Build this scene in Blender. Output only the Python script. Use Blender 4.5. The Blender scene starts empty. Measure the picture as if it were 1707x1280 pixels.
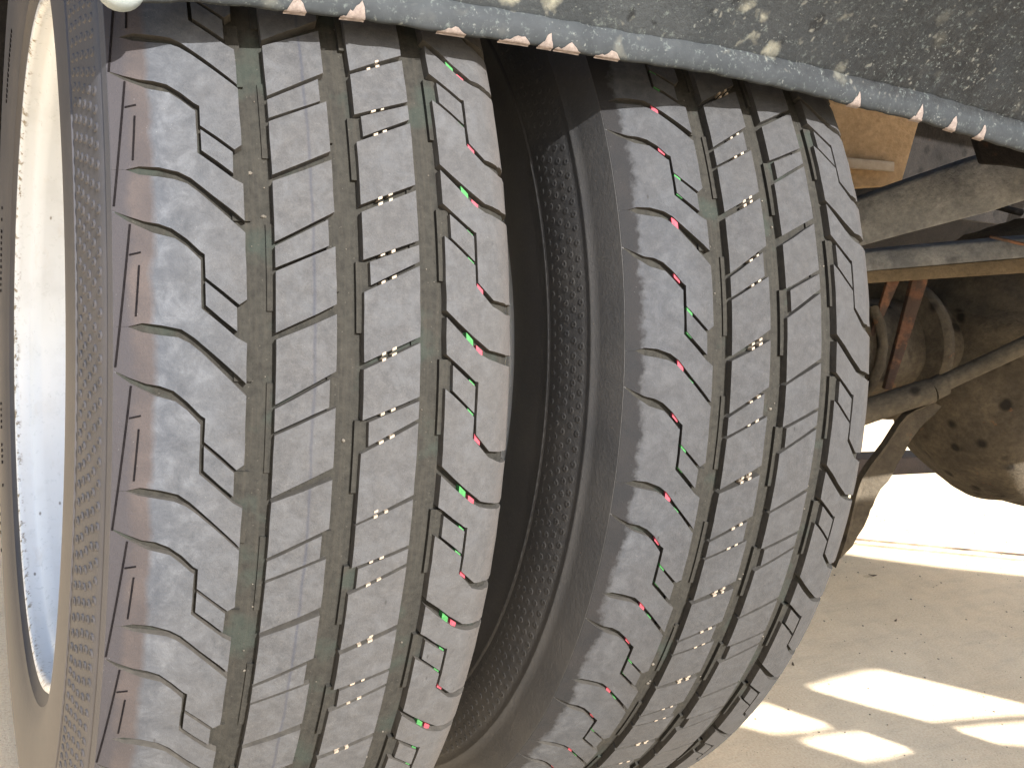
import bpy, bmesh, math, random
from mathutils import Vector, Matrix
random.seed(7)
C = bpy.context.scene.collection
scene = bpy.context.scene
R = math.radians

# ------------------------------------------------------------------ camera, world, sun, exposure
cam_d = bpy.data.cameras.new('camera'); cam = bpy.data.objects.new('camera', cam_d); C.objects.link(cam)
cr = Vector((0.85768430, -0.49589347, 0.13589447)); cu = Vector((0.00412139, 0.27091712, 0.96259385)); cf = Vector((0.51416015, 0.82504156, -0.23440513))
cam.matrix_world = Matrix(((cr.x, cu.x, -cf.x, -0.173348), (cr.y, cu.y, -cf.y, -0.673781), (cr.z, cu.z, -cf.z, 0.509281), (0, 0, 0, 1)))
cam_d.sensor_width = 36; cam_d.lens = 33.685; cam_d.clip_start = 0.01; cam_d.clip_end = 3000
scene.camera = cam
EL, AZ = 32.0, 2.0
w = bpy.data.worlds.new('World'); scene.world = w; w.use_nodes = True
nt = w.node_tree; bg = nt.nodes['Background']
sky = nt.nodes.new('ShaderNodeTexSky'); sky.sky_type = 'NISHITA'; sky.sun_disc = False
sky.sun_elevation = R(EL); sky.sun_rotation = R(180 - AZ); sky.dust_density = 2.0
nt.links.new(sky.outputs[0], bg.inputs[0]); bg.inputs[1].default_value = 0.10
sd = bpy.data.lights.new('sun', 'SUN'); sun = bpy.data.objects.new('sun', sd); C.objects.link(sun)
sd.energy = 3.7; sd.angle = R(0.5); sd.color = (1.0, 0.98, 0.955)
svec = Vector((math.sin(R(AZ)) * math.cos(R(EL)), -math.cos(R(AZ)) * math.cos(R(EL)), math.sin(R(EL))))
sun.rotation_euler = (-svec).to_track_quat('-Z', 'Y').to_euler(); sun.location = (0.5, -3, 3)
scene.view_settings.view_transform = 'Standard'; scene.view_settings.look = 'None'
scene.view_settings.exposure = 2.45; scene.view_settings.gamma = 1.0
scene.render.engine = 'CYCLES'

# ------------------------------------------------------------------ helpers
H = 0.345            # axle height
SP = 0.229336        # distance between the two tyres

class NT:
    """tiny node-tree writer"""
    def __init__(s, name, rough=0.85, spec=0.3, metal=0.0):
        s.m = bpy.data.materials.new(name); s.m.use_nodes = True; s.t = s.m.node_tree; s.n = s.t.nodes
        s.b = s.n['Principled BSDF']; s.b.inputs['Roughness'].default_value = rough
        s.b.inputs['Specular IOR Level'].default_value = spec; s.b.inputs['Metallic'].default_value = metal
        s.geo = s.n.new('ShaderNodeNewGeometry'); s.pos = s.geo.outputs['Position']
    def link(s, a, b): s.t.links.new(a, b)
    def mapping(s, scale, src=None):
        v = s.n.new('ShaderNodeVectorMath'); v.operation = 'MULTIPLY'; s.link(src or s.pos, v.inputs[0]); v.inputs[1].default_value = scale; return v.outputs[0]
    def noise(s, scale, detail=4, rough=0.6, vec=None, dist=0.0):
        n = s.n.new('ShaderNodeTexNoise'); n.inputs['Scale'].default_value = scale; n.inputs['Detail'].default_value = detail
        n.inputs['Roughness'].default_value = rough; n.inputs['Distortion'].default_value = dist; s.link(vec or s.pos, n.inputs['Vector']); return n.outputs['Fac']
    def voro(s, scale, vec=None, out='Distance'):
        n = s.n.new('ShaderNodeTexVoronoi'); n.inputs['Scale'].default_value = scale; s.link(vec or s.pos, n.inputs['Vector']); return n.outputs[out]
    def ramp(s, f, *st):
        r = s.n.new('ShaderNodeValToRGB'); e = r.color_ramp.elements
        while len(e) < len(st): e.new(0.5)
        for i, (p, c) in enumerate(st):
            e[i].position = p; e[i].color = (c, c, c, 1) if isinstance(c, (int, float)) else (*c, 1)
        s.link(f, r.inputs[0]); return r.outputs[0]
    def mix(s, f, a, b, mode='MIX'):
        m = s.n.new('ShaderNodeMix'); m.data_type = 'RGBA'; m.blend_type = mode
        for k, v in ((0, f), (6, a), (7, b)):
            if isinstance(v, (int, float)): m.inputs[k].default_value = v if k == 0 else (v, v, v, 1)
            elif isinstance(v, tuple): m.inputs[k].default_value = (*v, 1)
            else: s.link(v, m.inputs[k])
        return m.outputs[2]
    def math(s, op, a, b=0.0, c=0.0):
        m = s.n.new('ShaderNodeMath'); m.operation = op
        for k, v in enumerate((a, b, c)):
            if isinstance(v, (int, float)): m.inputs[k].default_value = v
            else: s.link(v, m.inputs[k])
        return m.outputs[0]
    def xyz(s, src=None):
        x = s.n.new('ShaderNodeSeparateXYZ'); s.link(src or s.pos, x.inputs[0]); return x.outputs
    def color(s, c, k=1.0):
        if k != 1.0: c = s.mix(1.0, c, k, 'MULTIPLY')
        s.link(c, s.b.inputs['Base Color'])
    def rough(s, c): s.link(c, s.b.inputs['Roughness'])
    def bump(s, h, strength=0.5, dist=0.001):
        b = s.n.new('ShaderNodeBump')
        if isinstance(strength, float): b.inputs['Strength'].default_value = strength
        else: s.link(strength, b.inputs['Strength'])
        b.inputs['Distance'].default_value = dist
        b.inputs['Height']; b.inputs['Distance'].default_value = dist
        s.link(h, b.inputs['Height']); s.link(b.outputs[0], s.b.inputs['Normal'])

def obj(name, bm, mat, parent=None, smooth=True, autos=None, label=None, kind=None):
    me = bpy.data.meshes.new(name); bm.normal_update(); bm.to_mesh(me); bm.free()
    if mat: me.materials.append(mat)
    if smooth: me.polygons.foreach_set('use_smooth', [True] * len(me.polygons))
    if autos: me.set_sharp_from_angle(angle=R(autos))
    return link(name, me, parent, label, kind)
def link(name, me, parent=None, label=None, kind=None):
    o = bpy.data.objects.new(name, me); C.objects.link(o)
    if parent: o.parent = parent
    if label: o['label'] = label
    if kind: o['kind'] = kind
    return o
def empty(name, loc=(0, 0, 0), parent=None, label=None, cat=None):
    o = bpy.data.objects.new(name, None); C.objects.link(o); o.location = loc; o.empty_display_size = 0.1
    if parent: o.parent = parent
    if label: o['label'] = label
    if cat: o['category'] = cat
    return o
def box(bm, c, s, rot=None, jitter=0):
    M = Matrix.Translation(c) @ (rot.to_4x4() if rot else Matrix()) @ Matrix.Diagonal((*s, 1))
    r = bmesh.ops.create_cube(bm, size=1, matrix=M)
    if jitter:
        for v in r['verts']: v.co += Vector([random.uniform(-1, 1) * jitter for _ in range(3)])
    return r['verts']
def bevel(bm, w_, seg=2):
    bmesh.ops.bevel(bm, geom=list(bm.edges), offset=w_, segments=seg, profile=0.5, affect='EDGES')
def lathe_x(bm, prof, n=192, a0=0.0, a1=2 * math.pi, jit=None):
    """revolve (x, r) about the X axis"""
    full = abs(a1 - a0 - 2 * math.pi) < 1e-6; rows = []
    for i in range(n if full else n + 1):
        a = a0 + (a1 - a0) * i / n
        rows.append([bm.verts.new((x, -(r + (jit(x, r, a) if jit else 0)) * math.cos(a), (r + (jit(x, r, a) if jit else 0)) * math.sin(a))) for x, r in prof])
    for i in range(n):
        A = rows[i]; B = rows[(i + 1) % len(rows)]
        for j in range(len(prof) - 1): bm.faces.new((A[j], A[j + 1], B[j + 1], B[j]))
def sweep(bm, pts, rad, seg=12, up=Vector((0, 0, 1)), squash=1.0):
    """round tube along points; rad a number or a list"""
    pts = [Vector(p) for p in pts]; rings = []
    for i, p in enumerate(pts):
        t = (pts[min(i + 1, len(pts) - 1)] - pts[max(i - 1, 0)]).normalized()
        s = t.cross(up).normalized(); u = s.cross(t); r = rad[i] if isinstance(rad, list) else rad
        rings.append([bm.verts.new(p + s * math.cos(a) * r + u * math.sin(a) * r * squash) for a in [2 * math.pi * k / seg for k in range(seg)]])
    for A, B in zip(rings, rings[1:]):
        for k in range(seg): bm.faces.new((A[k], A[(k + 1) % seg], B[(k + 1) % seg], B[k]))
    bm.faces.new(rings[0][::-1]); bm.faces.new(rings[-1])
def smoothcurve(pts, n=8):
    pts = [Vector(p) for p in pts]; out = []
    P = [pts[0] * 2 - pts[1]] + pts + [pts[-1] * 2 - pts[-2]]
    for i in range(1, len(P) - 2):
        for k in range(n):
            t = k / n; a, b, c, d = P[i - 1:i + 3]
            out.append(0.5 * ((2 * b) + (c - a) * t + (2 * a - 5 * b + 4 * c - d) * t * t + (3 * b - 3 * c + d - a) * t ** 3))
    out.append(pts[-1]); return out

# ------------------------------------------------------------------ materials
def mat_tread(name, x0, outer):
    """worn dusty tread rubber: grey tread face, darker cleaner flank; wear follows the tyre's own width"""
    M = NT(name, 0.88, 0.25)
    x = M.xyz()[0]; lx = M.math('SUBTRACT', x, x0)
    big = M.noise(55, 3, 0.55); mid = M.noise(240, 4, 0.65); fine = M.noise(1500, 3, 0.7); mott = M.noise(110, 5, 0.7, dist=0.4)
    face = M.ramp(mid, (0.25, (0.066, 0.068, 0.072)), (0.5, (0.100, 0.100, 0.102)), (0.78, (0.150, 0.147, 0.145)))
    face = M.mix(0.55, face, M.ramp(fine, (0.3, 0.25), (0.55, 0.5), (0.8, 0.78)), 'OVERLAY')
    face = M.mix(M.ramp(mott, (0.45, 0.0), (0.72, 0.55 if outer else 0.4)), face, (0.18, 0.188, 0.20))
    face = M.mix(M.ramp(M.noise(75, 5, 0.75, dist=0.3), (0.50, 0.0), (0.68, 0.28)), face, (0.066, 0.070, 0.078))
    scr = M.noise(1.0, 4, 0.7, vec=M.mapping((900, 60, 60)))
    face = M.mix(M.ramp(scr, (0.55, 0.0), (0.75, 0.25)), face, (0.07, 0.07, 0.072))
    # warm dusty tint to the right, cooler to the left
    face = M.mix(M.ramp(M.math('MULTIPLY_ADD', lx, 6.0, 0.7), (0.0, 0.0), (1.0, 0.35)), face, (0.135, 0.122, 0.108))
    # faint blue moulding line round the second rib
    ln = M.math('ABSOLUTE', M.math('ADD', lx, M.math('MULTIPLY_ADD', big, 0.002, 0.0503)))
    if outer: face = M.mix(M.ramp(M.math('MULTIPLY', ln, 1000.0), (0.15, 0.55), (0.9, 0.0)), face, (0.045, 0.05, 0.075))
    # edge of the worn zone, wobbling
    wob = M.math('MULTIPLY', M.math('SUBTRACT', big, 0.5), 0.006 if outer else 0.012)
    wob2 = M.math('MULTIPLY', M.math('SUBTRACT', mid, 0.5), 0.0015 if outer else 0.007)
    e = M.math('ADD', M.math('ADD', lx, wob), wob2)
    if outer:
        flank = M.mix(M.ramp(big, (0.35, 0.0), (0.7, 1.0)), (0.082, 0.068, 0.066), (0.125, 0.098, 0.088))
        flank = M.mix(M.ramp(fine, (0.4, 0.0), (0.8, 0.5)), flank, (0.055, 0.05, 0.054))
        flank = M.mix(M.ramp(M.math('MULTIPLY_ADD', e, 200.0, 23.0), (0.0, 0.0), (0.6, 1.0)), (0.070, 0.062, 0.066), flank)
        band = M.ramp(M.math('MULTIPLY_ADD', M.math('ADD', e, wob2), 100.0, 10.7), (0.0, 0.0), (0.05, 0.9), (0.45, 0.55), (0.95, 0.0))
        face = M.mix(band, face, (0.050, 0.058, 0.078))
        f = M.ramp(M.math('MULTIPLY_ADD', e, 400.0, 43.0), (0.0, 0.0), (1.0, 1.0))
    else:
        flank = M.mix(M.ramp(big, (0.35, 0.0), (0.7, 1.0)), (0.030, 0.031, 0.035), (0.052, 0.046, 0.045))
        flank = M.mix(1.0, flank, 0.6, 'MULTIPLY')
        band = M.ramp(M.math('MULTIPLY_ADD', e, 100.0, 11.0), (0.0, 0.0), (0.1, 0.8), (0.3, 0.15), (0.6, 0.5), (0.95, 0.0))
        face = M.mix(M.math('MULTIPLY', band, M.ramp(mott, (0.4, 0.2), (0.6, 1.0))), face, (0.045, 0.05, 0.062))
        f = M.ramp(M.math('MULTIPLY_ADD', e, 350.0, 39.2), (0.0, 0.0), (1.0, 1.0))
    # chunked, paler right shoulder edge
    rj = M.ramp(M.math('MULTIPLY_ADD', M.math('ADD', lx, M.math('MULTIPLY', M.math('SUBTRACT', mott, 0.5), 0.02)), 90.0, -2.3), (0.0, 0.0), (0.9, 0.7))
    face = M.mix(rj, face, (0.135, 0.115, 0.100))
    shm = M.ramp(M.math('MULTIPLY_ADD', lx, -40.0, -2.9), (0.0, 0.0), (1.0, 0.65 if outer else 0.5))
    face = M.mix(shm, face, M.ramp(M.noise(95, 6, 0.75, dist=0.5), (0.32, (0.070, 0.078, 0.092)), (0.50, (0.130, 0.138, 0.152)), (0.68, (0.235, 0.245, 0.262))))
    # nicks, cuts and scuffs
    nk = M.math('MULTIPLY', M.ramp(M.voro(170, M.mapping((1.0, 0.45, 0.45))), (0.05, 1.0), (0.12, 0.0)), M.ramp(M.noise(38, 3), (0.52, 0.0), (0.60, 0.75)))
    face = M.mix(nk, face, (0.035, 0.034, 0.033))
    wv = M.noise(1.0, 6, 0.8, vec=M.mapping((260, 900, 900)), dist=0.6)
    face = M.mix(M.ramp(wv, (0.60, 0.0), (0.74, 0.5)), face, (0.22, 0.218, 0.215))
    face = M.mix(M.ramp(M.noise(14, 4, 0.6), (0.42, 0.0), (0.70, 0.30)), face, (0.125, 0.112, 0.098))
    col = M.mix(f, flank, face)
    # the walls of the blocks are less dusty than the faces that touch the road
    nz = M.n.new('ShaderNodeAttribute'); nz.attribute_name = 'wall'
    wall = M.mix(M.ramp(mid, (0.3, 0.0), (0.7, 1.0)), (0.075, 0.066, 0.055), (0.135, 0.12, 0.098))
    if not outer: wall = M.mix(f, M.mix(0.5, flank, wall), wall)
    col = M.mix(nz.outputs['Fac'], col, wall)
    # pin-head light grit
    g = M.ramp(M.voro(420), (0.035, 1.0), (0.075, 0.0)); g = M.math('MULTIPLY', g, M.ramp(M.noise(60, 2), (0.50, 0.0), (0.60, 0.8)))
    col = M.mix(g, col, (0.33, 0.32, 0.30))
    M.color(M.mix(1.0, col, (0.985, 1.0, 1.03), 'MULTIPLY'), 0.28 if outer else 0.212)
    M.bump(M.math('ADD', M.math('MULTIPLY', fine, 0.5), M.math('ADD', mid, M.math('MULTIPLY', mott, 1.2))), 0.55, 0.0006)
    return M.m
def mat_groove():
    M = NT('groove_dust', 0.95, 0.15)
    a = M.noise(300, 4, 0.7); b = M.noise(35, 3, 0.6); st = M.noise(1.0, 3, 0.7, vec=M.mapping((700, 40, 40)))
    c = M.ramp(a, (0.3, (0.036, 0.034, 0.029)), (0.7, (0.070, 0.066, 0.055)))
    c = M.mix(M.ramp(st, (0.45, 0.0), (0.75, 0.5)), c, (0.095, 0.085, 0.068))
    c = M.mix(M.ramp(b, (0.56, 0.0), (0.66, 0.45)), c, (0.06, 0.085, 0.070))
    c = M.mix(M.ramp(M.voro(330), (0.05, 0.9), (0.11, 0.0)), c, (0.13, 0.12, 0.10))
    M.color(c, 0.25); M.bump(a, 0.8, 0.0008); return M.m
def mat_side(name, outer):
    M = NT(name, 0.62 if outer else 0.7, 0.4)
    a = M.noise(25, 4, 0.6); b = M.noise(500, 3, 0.7); s = M.noise(160, 4, 0.7)
    if outer: c = M.mix(M.ramp(a, (0.35, 0.0), (0.7, 1.0)), (0.045, 0.043, 0.049), (0.066, 0.060, 0.064))
    else: c = M.mix(M.ramp(a, (0.35, 0.0), (0.7, 1.0)), (0.012, 0.012, 0.0125), (0.020, 0.019, 0.018))
    c = M.mix(M.ramp(b, (0.5, 0.0), (0.8, 0.3)), c, (0.09, 0.083, 0.08) if outer else (0.04, 0.037, 0.033))
    c = M.mix(M.ramp(M.voro(150), (0.02, 0.9), (0.05, 0.0)), c, (0.16, 0.12, 0.08) if outer else (0.06, 0.045, 0.03))
    M.color(c, 0.40 if outer else 1.5); M.bump(M.math('ADD', b, s), 0.35, 0.0005); return M.m
def mat_rim():
    M = NT('white_rim_paint', 0.3, 0.5)
    a = M.noise(30, 5, 0.65); b = M.noise(180, 5, 0.7); x = M.xyz()[0]
    c = M.mix(M.ramp(a, (0.5, 0.0), (0.75, 0.35)), (0.40, 0.42, 0.435), (0.26, 0.26, 0.255))
    rust = M.math('MULTIPLY', M.ramp(b, (0.54, 0.0), (0.60, 1.0)), M.ramp(M.math('MULTIPLY_ADD', x, -150.0, -16.9), (0.0, 0.0), (0.5, 1.0)))
    c = M.mix(rust, c, (0.11, 0.085, 0.05))
    c = M.mix(M.ramp(M.voro(60, M.mapping((1, 0.5, 0.5))), (0.03, 1.0), (0.07, 0.0)), c, (0.12, 0.11, 0.10))
    c = M.mix(M.ramp(M.noise(9, 4, 0.7, vec=M.mapping((6, 3, 3))), (0.62, 0.0), (0.72, 0.4)), c, (0.35, 0.32, 0.29))
    M.color(c); M.rough(M.ramp(b, (0.3, 0.22), (0.7, 0.45))); M.bump(b, 0.15, 0.0006); return M.m
def plain(name, c1, c2, scale=200, rough=0.8, bump=0.4, metal=0.0, spec=0.3, dist=0.001):
    M = NT(name, rough, spec, metal); a = M.noise(scale, 5, 0.65)
    M.color(M.ramp(a, (0.3, c1), (0.7, c2))); M.bump(a, bump, dist); return M.m
def mat_guard():
    M = NT('mudguard_plastic', 0.75, 0.15)
    a = M.noise(70, 5, 0.7); b = M.noise(420, 4, 0.7); d = M.noise(1.0, 4, 0.7, vec=M.mapping((160, 40, 40)))
    c = M.ramp(b, (0.3, (0.020, 0.023, 0.026)), (0.72, (0.060, 0.066, 0.068)))
    c = M.mix(M.ramp(a, (0.42, 0.0), (0.7, 0.75)), c, (0.085, 0.092, 0.094))
    c = M.mix(M.ramp(d, (0.55, 0.0), (0.72, 0.5)), c, (0.12, 0.125, 0.125))
    # rain-drop sized dark stains and pale lichen spots of several sizes
    wv = M.n.new('ShaderNodeVectorMath'); wv.operation = 'ADD'; M.link(M.pos, wv.inputs[0])
    nn = M.n.new('ShaderNodeTexNoise'); nn.inputs['Scale'].default_value = 220; nn.inputs['Detail'].default_value = 4; M.link(M.pos, nn.inputs['Vector'])
    sc = M.n.new('ShaderNodeVectorMath'); sc.operation = 'SCALE'; M.link(nn.outputs['Color'], sc.inputs[0]); sc.inputs[3].default_value = 0.007
    M.link(sc.outputs[0], wv.inputs[1]); wp = wv.outputs[0]
    def spots(scale, lo, hi, gate, gscale):
        v = M.ramp(M.voro(scale, wp), (lo, 1.0), (hi, 0.0)); return M.math('MULTIPLY', v, M.ramp(M.noise(gscale, 2, vec=wp), (gate, 0.0), (gate + 0.04, 1.0)))
    z = M.xyz()[2]; xx = M.xyz()[0]
    c = M.mix(1.0, c, 0.13, 'MULTIPLY')
    c = M.mix(M.ramp(M.math('MULTIPLY_ADD', xx, 2.6, 0.1), (0.2, 0.75), (0.8, 0.0)), c, (0.030, 0.034, 0.037))
    c = M.mix(M.math('MULTIPLY', spots(75, 0.28, 0.40, 0.53, 35), 0.8), c, (0.004, 0.0045, 0.005))
    lipm = M.ramp(M.math('MULTIPLY_ADD', z, 90.0, -50.75), (0.0, 1.0), (0.45, 0.0))
    lipc = M.mix(M.ramp(a, (0.35, 0.0), (0.7, 1.0)), (0.0125, 0.0148, 0.0165), (0.021, 0.0240, 0.0262))
    c = M.mix(M.math('MULTIPLY', lipm, 0.8), c, lipc)
    off = M.math('SUBTRACT', 1.0, M.math('MULTIPLY', lipm, 0.75))
    lft = M.ramp(xx, (0.16, 1.0), (0.26, 0.12))
    c = M.mix(M.ramp(M.noise(26, 5, 0.7), (0.45, 0.0), (0.62, 0.6)), c, (0.010, 0.012, 0.0135))
    c = M.mix(M.math('MULTIPLY', M.math('MULTIPLY', off, lft), spots(60, 0.18, 0.36, 0.562, 22)), c, (0.115, 0.112, 0.09))
    c = M.mix(M.math('MULTIPLY', off, spots(190, 0.10, 0.30, 0.54, 50)), c, (0.060, 0.060, 0.053))
    c = M.mix(M.ramp(M.noise(330, 5, 0.8), (0.56, 0.0), (0.68, 0.7)), c, (0.060, 0.070, 0.066))
    c = M.mix(spots(420, 0.10, 0.25, 0.53, 90), c, (0.065, 0.07, 0.066))
    M.color(c); M.bump(M.math('ADD', b, a), M.ramp(M.math('MULTIPLY_ADD', z, 90.0, -50.75), (0.0, 0.12), (0.45, 0.5)), 0.0010); return M.m
def mat_under(name, base, dust, rust=None, rl=0.6, k=1.0, spots=0.85):
    M = NT(name, 0.9, 0.12)
    a = M.noise(22, 5, 0.65); b = M.noise(160, 5, 0.7)
    c = M.mix(M.ramp(a, (0.35, 0.0), (0.65, 1.0)), base, dust)
    c = M.mix(M.ramp(b, (0.35, 0.0), (0.75, 0.6)), c, tuple(v * 0.45 for v in base))
    sp = M.math('MULTIPLY', M.ramp(M.voro(38), (0.20, 1.0), (0.34, 0.0)), M.ramp(M.noise(14, 2), (0.5, 0.0), (0.56, spots)))
    c = M.mix(sp, c, (0.010, 0.009, 0.008))
    if rust: c = M.mix(M.ramp(M.noise(30, 5, 0.7), (rl, 0.0), (rl + 0.08, 0.9)), c, rust)
    M.color(c, k); M.bump(M.math('ADD', a, b), 0.7, 0.003); return M.m
def mat_ground():
    M = NT('concrete_paving', 0.9, 0.2)
    a = M.noise(2.2, 5, 0.6); b = M.noise(420, 3, 0.75); d = M.noise(28, 5, 0.7); s = M.noise(1.0, 4, 0.7, vec=M.mapping((8, 45, 1)))
    c = M.mix(M.ramp(a, (0.3, 0.0), (0.7, 1.0)), (0.64, 0.48, 0.295), (0.69, 0.565, 0.39))
    c = M.mix(M.ramp(d, (0.35, 0.0), (0.8, 0.35)), c, (0.33, 0.26, 0.18))
    c = M.mix(M.ramp(s, (0.5, 0.0), (0.8, 0.3)), c, (0.30, 0.25, 0.19))
    c = M.mix(0.7, c, M.ramp(b, (0.25, 0.30), (0.5, 0.5), (0.8, 0.68)), 'OVERLAY')
    c = M.mix(M.math('MULTIPLY', M.ramp(M.voro(260), (0.08, 1.0), (0.16, 0.0)), M.ramp(M.noise(20, 3), (0.5, 0.0), (0.6, 0.8))), c, (0.12, 0.09, 0.06))
    M.color(c); M.bump(M.math('ADD', b, d), 0.5, 0.0012); return M.m

TR = [mat_tread('outer_tread_rubber', 0.0, True), mat_tread('inner_tread_rubber', SP, False)]
SIDE = [mat_side('outer_sidewall_rubber', True), mat_side('inner_sidewall_rubber', False)]
GRV = mat_groove(); RIM = mat_rim(); GUARD = mat_guard(); GROUND = mat_ground()
LINE = plain('mould_line_rubber', (0.004, 0.0035, 0.004), (0.008, 0.007, 0.007), 300, 0.9, spec=0.0)
STONE = plain('trapped_grit', (0.03, 0.026, 0.02), (0.085, 0.075, 0.06), 500)
CREAM = plain('cream_wear_paint', (0.13, 0.105, 0.08), (0.22, 0.18, 0.135), 900)
RED = plain('red_wear_paint', (0.17, 0.02, 0.03), (0.24, 0.035, 0.05), 900)
GREEN = plain('green_wear_paint', (0.014, 0.075, 0.018), (0.028, 0.13, 0.035), 900)
BLUE = plain('faded_blue_mould_line', (0.024, 0.025, 0.034), (0.034, 0.034, 0.042), 400)
CHIP = plain('bare_cream_flake', (0.16, 0.130, 0.115), (0.27, 0.225, 0.20), 500, 0.7, 0.4)
CAPM = plain('bleached_plastic', (0.12, 0.145, 0.15), (0.19, 0.215, 0.225), 150, 0.5, 0.2)
BEAM = mat_under('dusty_steel', (0.10, 0.102, 0.104), (0.20, 0.198, 0.19), None, k=1.3, spots=0.3)
AXLE = mat_under('muddy_cast_iron', (0.060, 0.050, 0.037), (0.115, 0.094, 0.066), (0.16, 0.078, 0.038), 0.64, k=0.85)
PIPE = mat_under('oily_steel_pipe', (0.050, 0.044, 0.034), (0.095, 0.080, 0.058), None)
RUST = mat_under('rusty_steel', (0.15, 0.078, 0.05), (0.24, 0.125, 0.075), (0.07, 0.05, 0.04), 0.45, k=0.8, spots=0.0)
DARK = mat_under('black_chassis_paint', (0.020, 0.018, 0.017), (0.040, 0.034, 0.030), (0.07, 0.04, 0.025), 0.64, k=0.4)
TAN = mat_under('tan_painted_steel', (0.23, 0.155, 0.085), (0.29, 0.20, 0.115), None, k=1.9, spots=0.0)
TANL = plain('pale_worn_tan_paint', (0.40, 0.31, 0.22), (0.50, 0.41, 0.30), 120)

# ------------------------------------------------------------------ ground
bm = bmesh.new()
for (x0, y0, x1, y1) in ((-600, -600, 600, 600),):
    vs = [bm.verts.new(p) for p in ((x0, y0, 0), (x1, y0, 0), (x1, y1, 0), (x0, y1, 0))]; bm.faces.new(vs)
obj('ground', bm, GROUND, kind='structure')
bm = bmesh.new()     # narrow joints between two concrete slabs, as thin dark lips
def strip(bm, a, b, w_, z):
    a = Vector(a); b = Vector(b); n = Vector((-(b - a).y, (b - a).x, 0)).normalized() * w_
    N = 60; prev = None
    for i in range(N + 1):
        p = a.lerp(b, i / N); ww = random.uniform(0.5, 1.3)
        q = (bm.verts.new((p.x - n.x * ww, p.y - n.y * ww, z)), bm.verts.new((p.x + n.x * ww, p.y + n.y * ww, z)))
        if prev: bm.faces.new((prev[0], q[0], q[1], prev[1]))
        prev = q
d = Vector((1.302 - 1.03, 0.103 - 0.227, 0))
P0 = Vector((1.03, 0.227, 0))
strip(bm, P0 - d * 0.25, P0 + d * 4, 0.0022, 0.004); strip(bm, P0 - d * 0.2 + Vector((-0.012, -0.016, 0)), P0 + d * 4 + Vector((-0.02, -0.03, 0)), 0.0012, 0.004)
obj('slab_joint', bm, plain('joint_dirt', (0.07, 0.045, 0.03), (0.14, 0.09, 0.06), 90), kind='structure', smooth=False)
# grit lying on the paving
bm = bmesh.new()
for i in range(900):
    x = random.uniform(0.3, 1.7); y = random.uniform(-0.4, 0.6); s = random.choice((0.0006, 0.0009, 0.0013))
    bmesh.ops.create_icosphere(bm, subdivisions=1, radius=s, matrix=Matrix.Translation((x, y, s * 0.4)) @ Matrix.Diagonal((1, random.uniform(.6, 1.4), 0.6, 1)))
obj('grit', bm, plain('grit_stone', (0.10, 0.08, 0.06), (0.34, 0.28, 0.21), 60), kind='stuff')
C.objects['grit']['label'] = 'fine grit scattered over the shaded concrete'
C.objects['grit']['category'] = 'grit'

# ------------------------------------------------------------------ truck root
truck = empty('truck', (0, 0, 0), None, 'truck seen from behind at its twin rear wheels under a worn dark mudguard', 'truck')

# ------------------------------------------------------------------ the tyres
KC, XC = 1.5724, 0.00155
def rad0(x): return 0.35 - KC * (x - XC) ** 2
RS = [(0.0260, rad0(0.026)), (0.0305, 0.3475), (0.0345, 0.3452), (0.0372, 0.3415), (0.0390, 0.3360), (0.0405, 0.3300)]
RSL = [0.0]
for a, b in zip(RS, RS[1:]): RSL.append(RSL[-1] + math.hypot(b[0] - a[0], b[1] - a[1]))
def surf(t):
    """tread profile: parameter t (m across) -> (x, r), unit normal"""
    if t <= 0.026:
        n = Vector((2 * KC * (t - XC), 1.0)).normalized(); return (t, rad0(t)), n
    u = t - 0.026
    for i in range(len(RS) - 1):
        if u <= RSL[i + 1] or i == len(RS) - 2:
            k = (u - RSL[i]) / (RSL[i + 1] - RSL[i]); a, b = RS[i], RS[i + 1]
            d = Vector((b[0] - a[0], b[1] - a[1])).normalized()
            d0 = d if i == 0 else (d + Vector((a[0] - RS[i - 1][0], a[1] - RS[i - 1][1])).normalized()).normalized()
            d1 = d if i == len(RS) - 2 else (d + Vector((RS[i + 2][0] - b[0], RS[i + 2][1] - b[1])).normalized()).normalized()
            dd = d0.lerp(d1, min(1, max(0, k))).normalized()
            return (a[0] + (b[0] - a[0]) * k, a[1] + (b[1] - a[1]) * k), Vector((-dd.y, dd.x))
def place(t, s, z):
    (x, r), n = surf(t); x += n.x * z; r += n.y * z; ph = s / 0.35
    return Vector((x, -r * math.cos(ph), r * math.sin(ph)))

mm = 0.001
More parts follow.
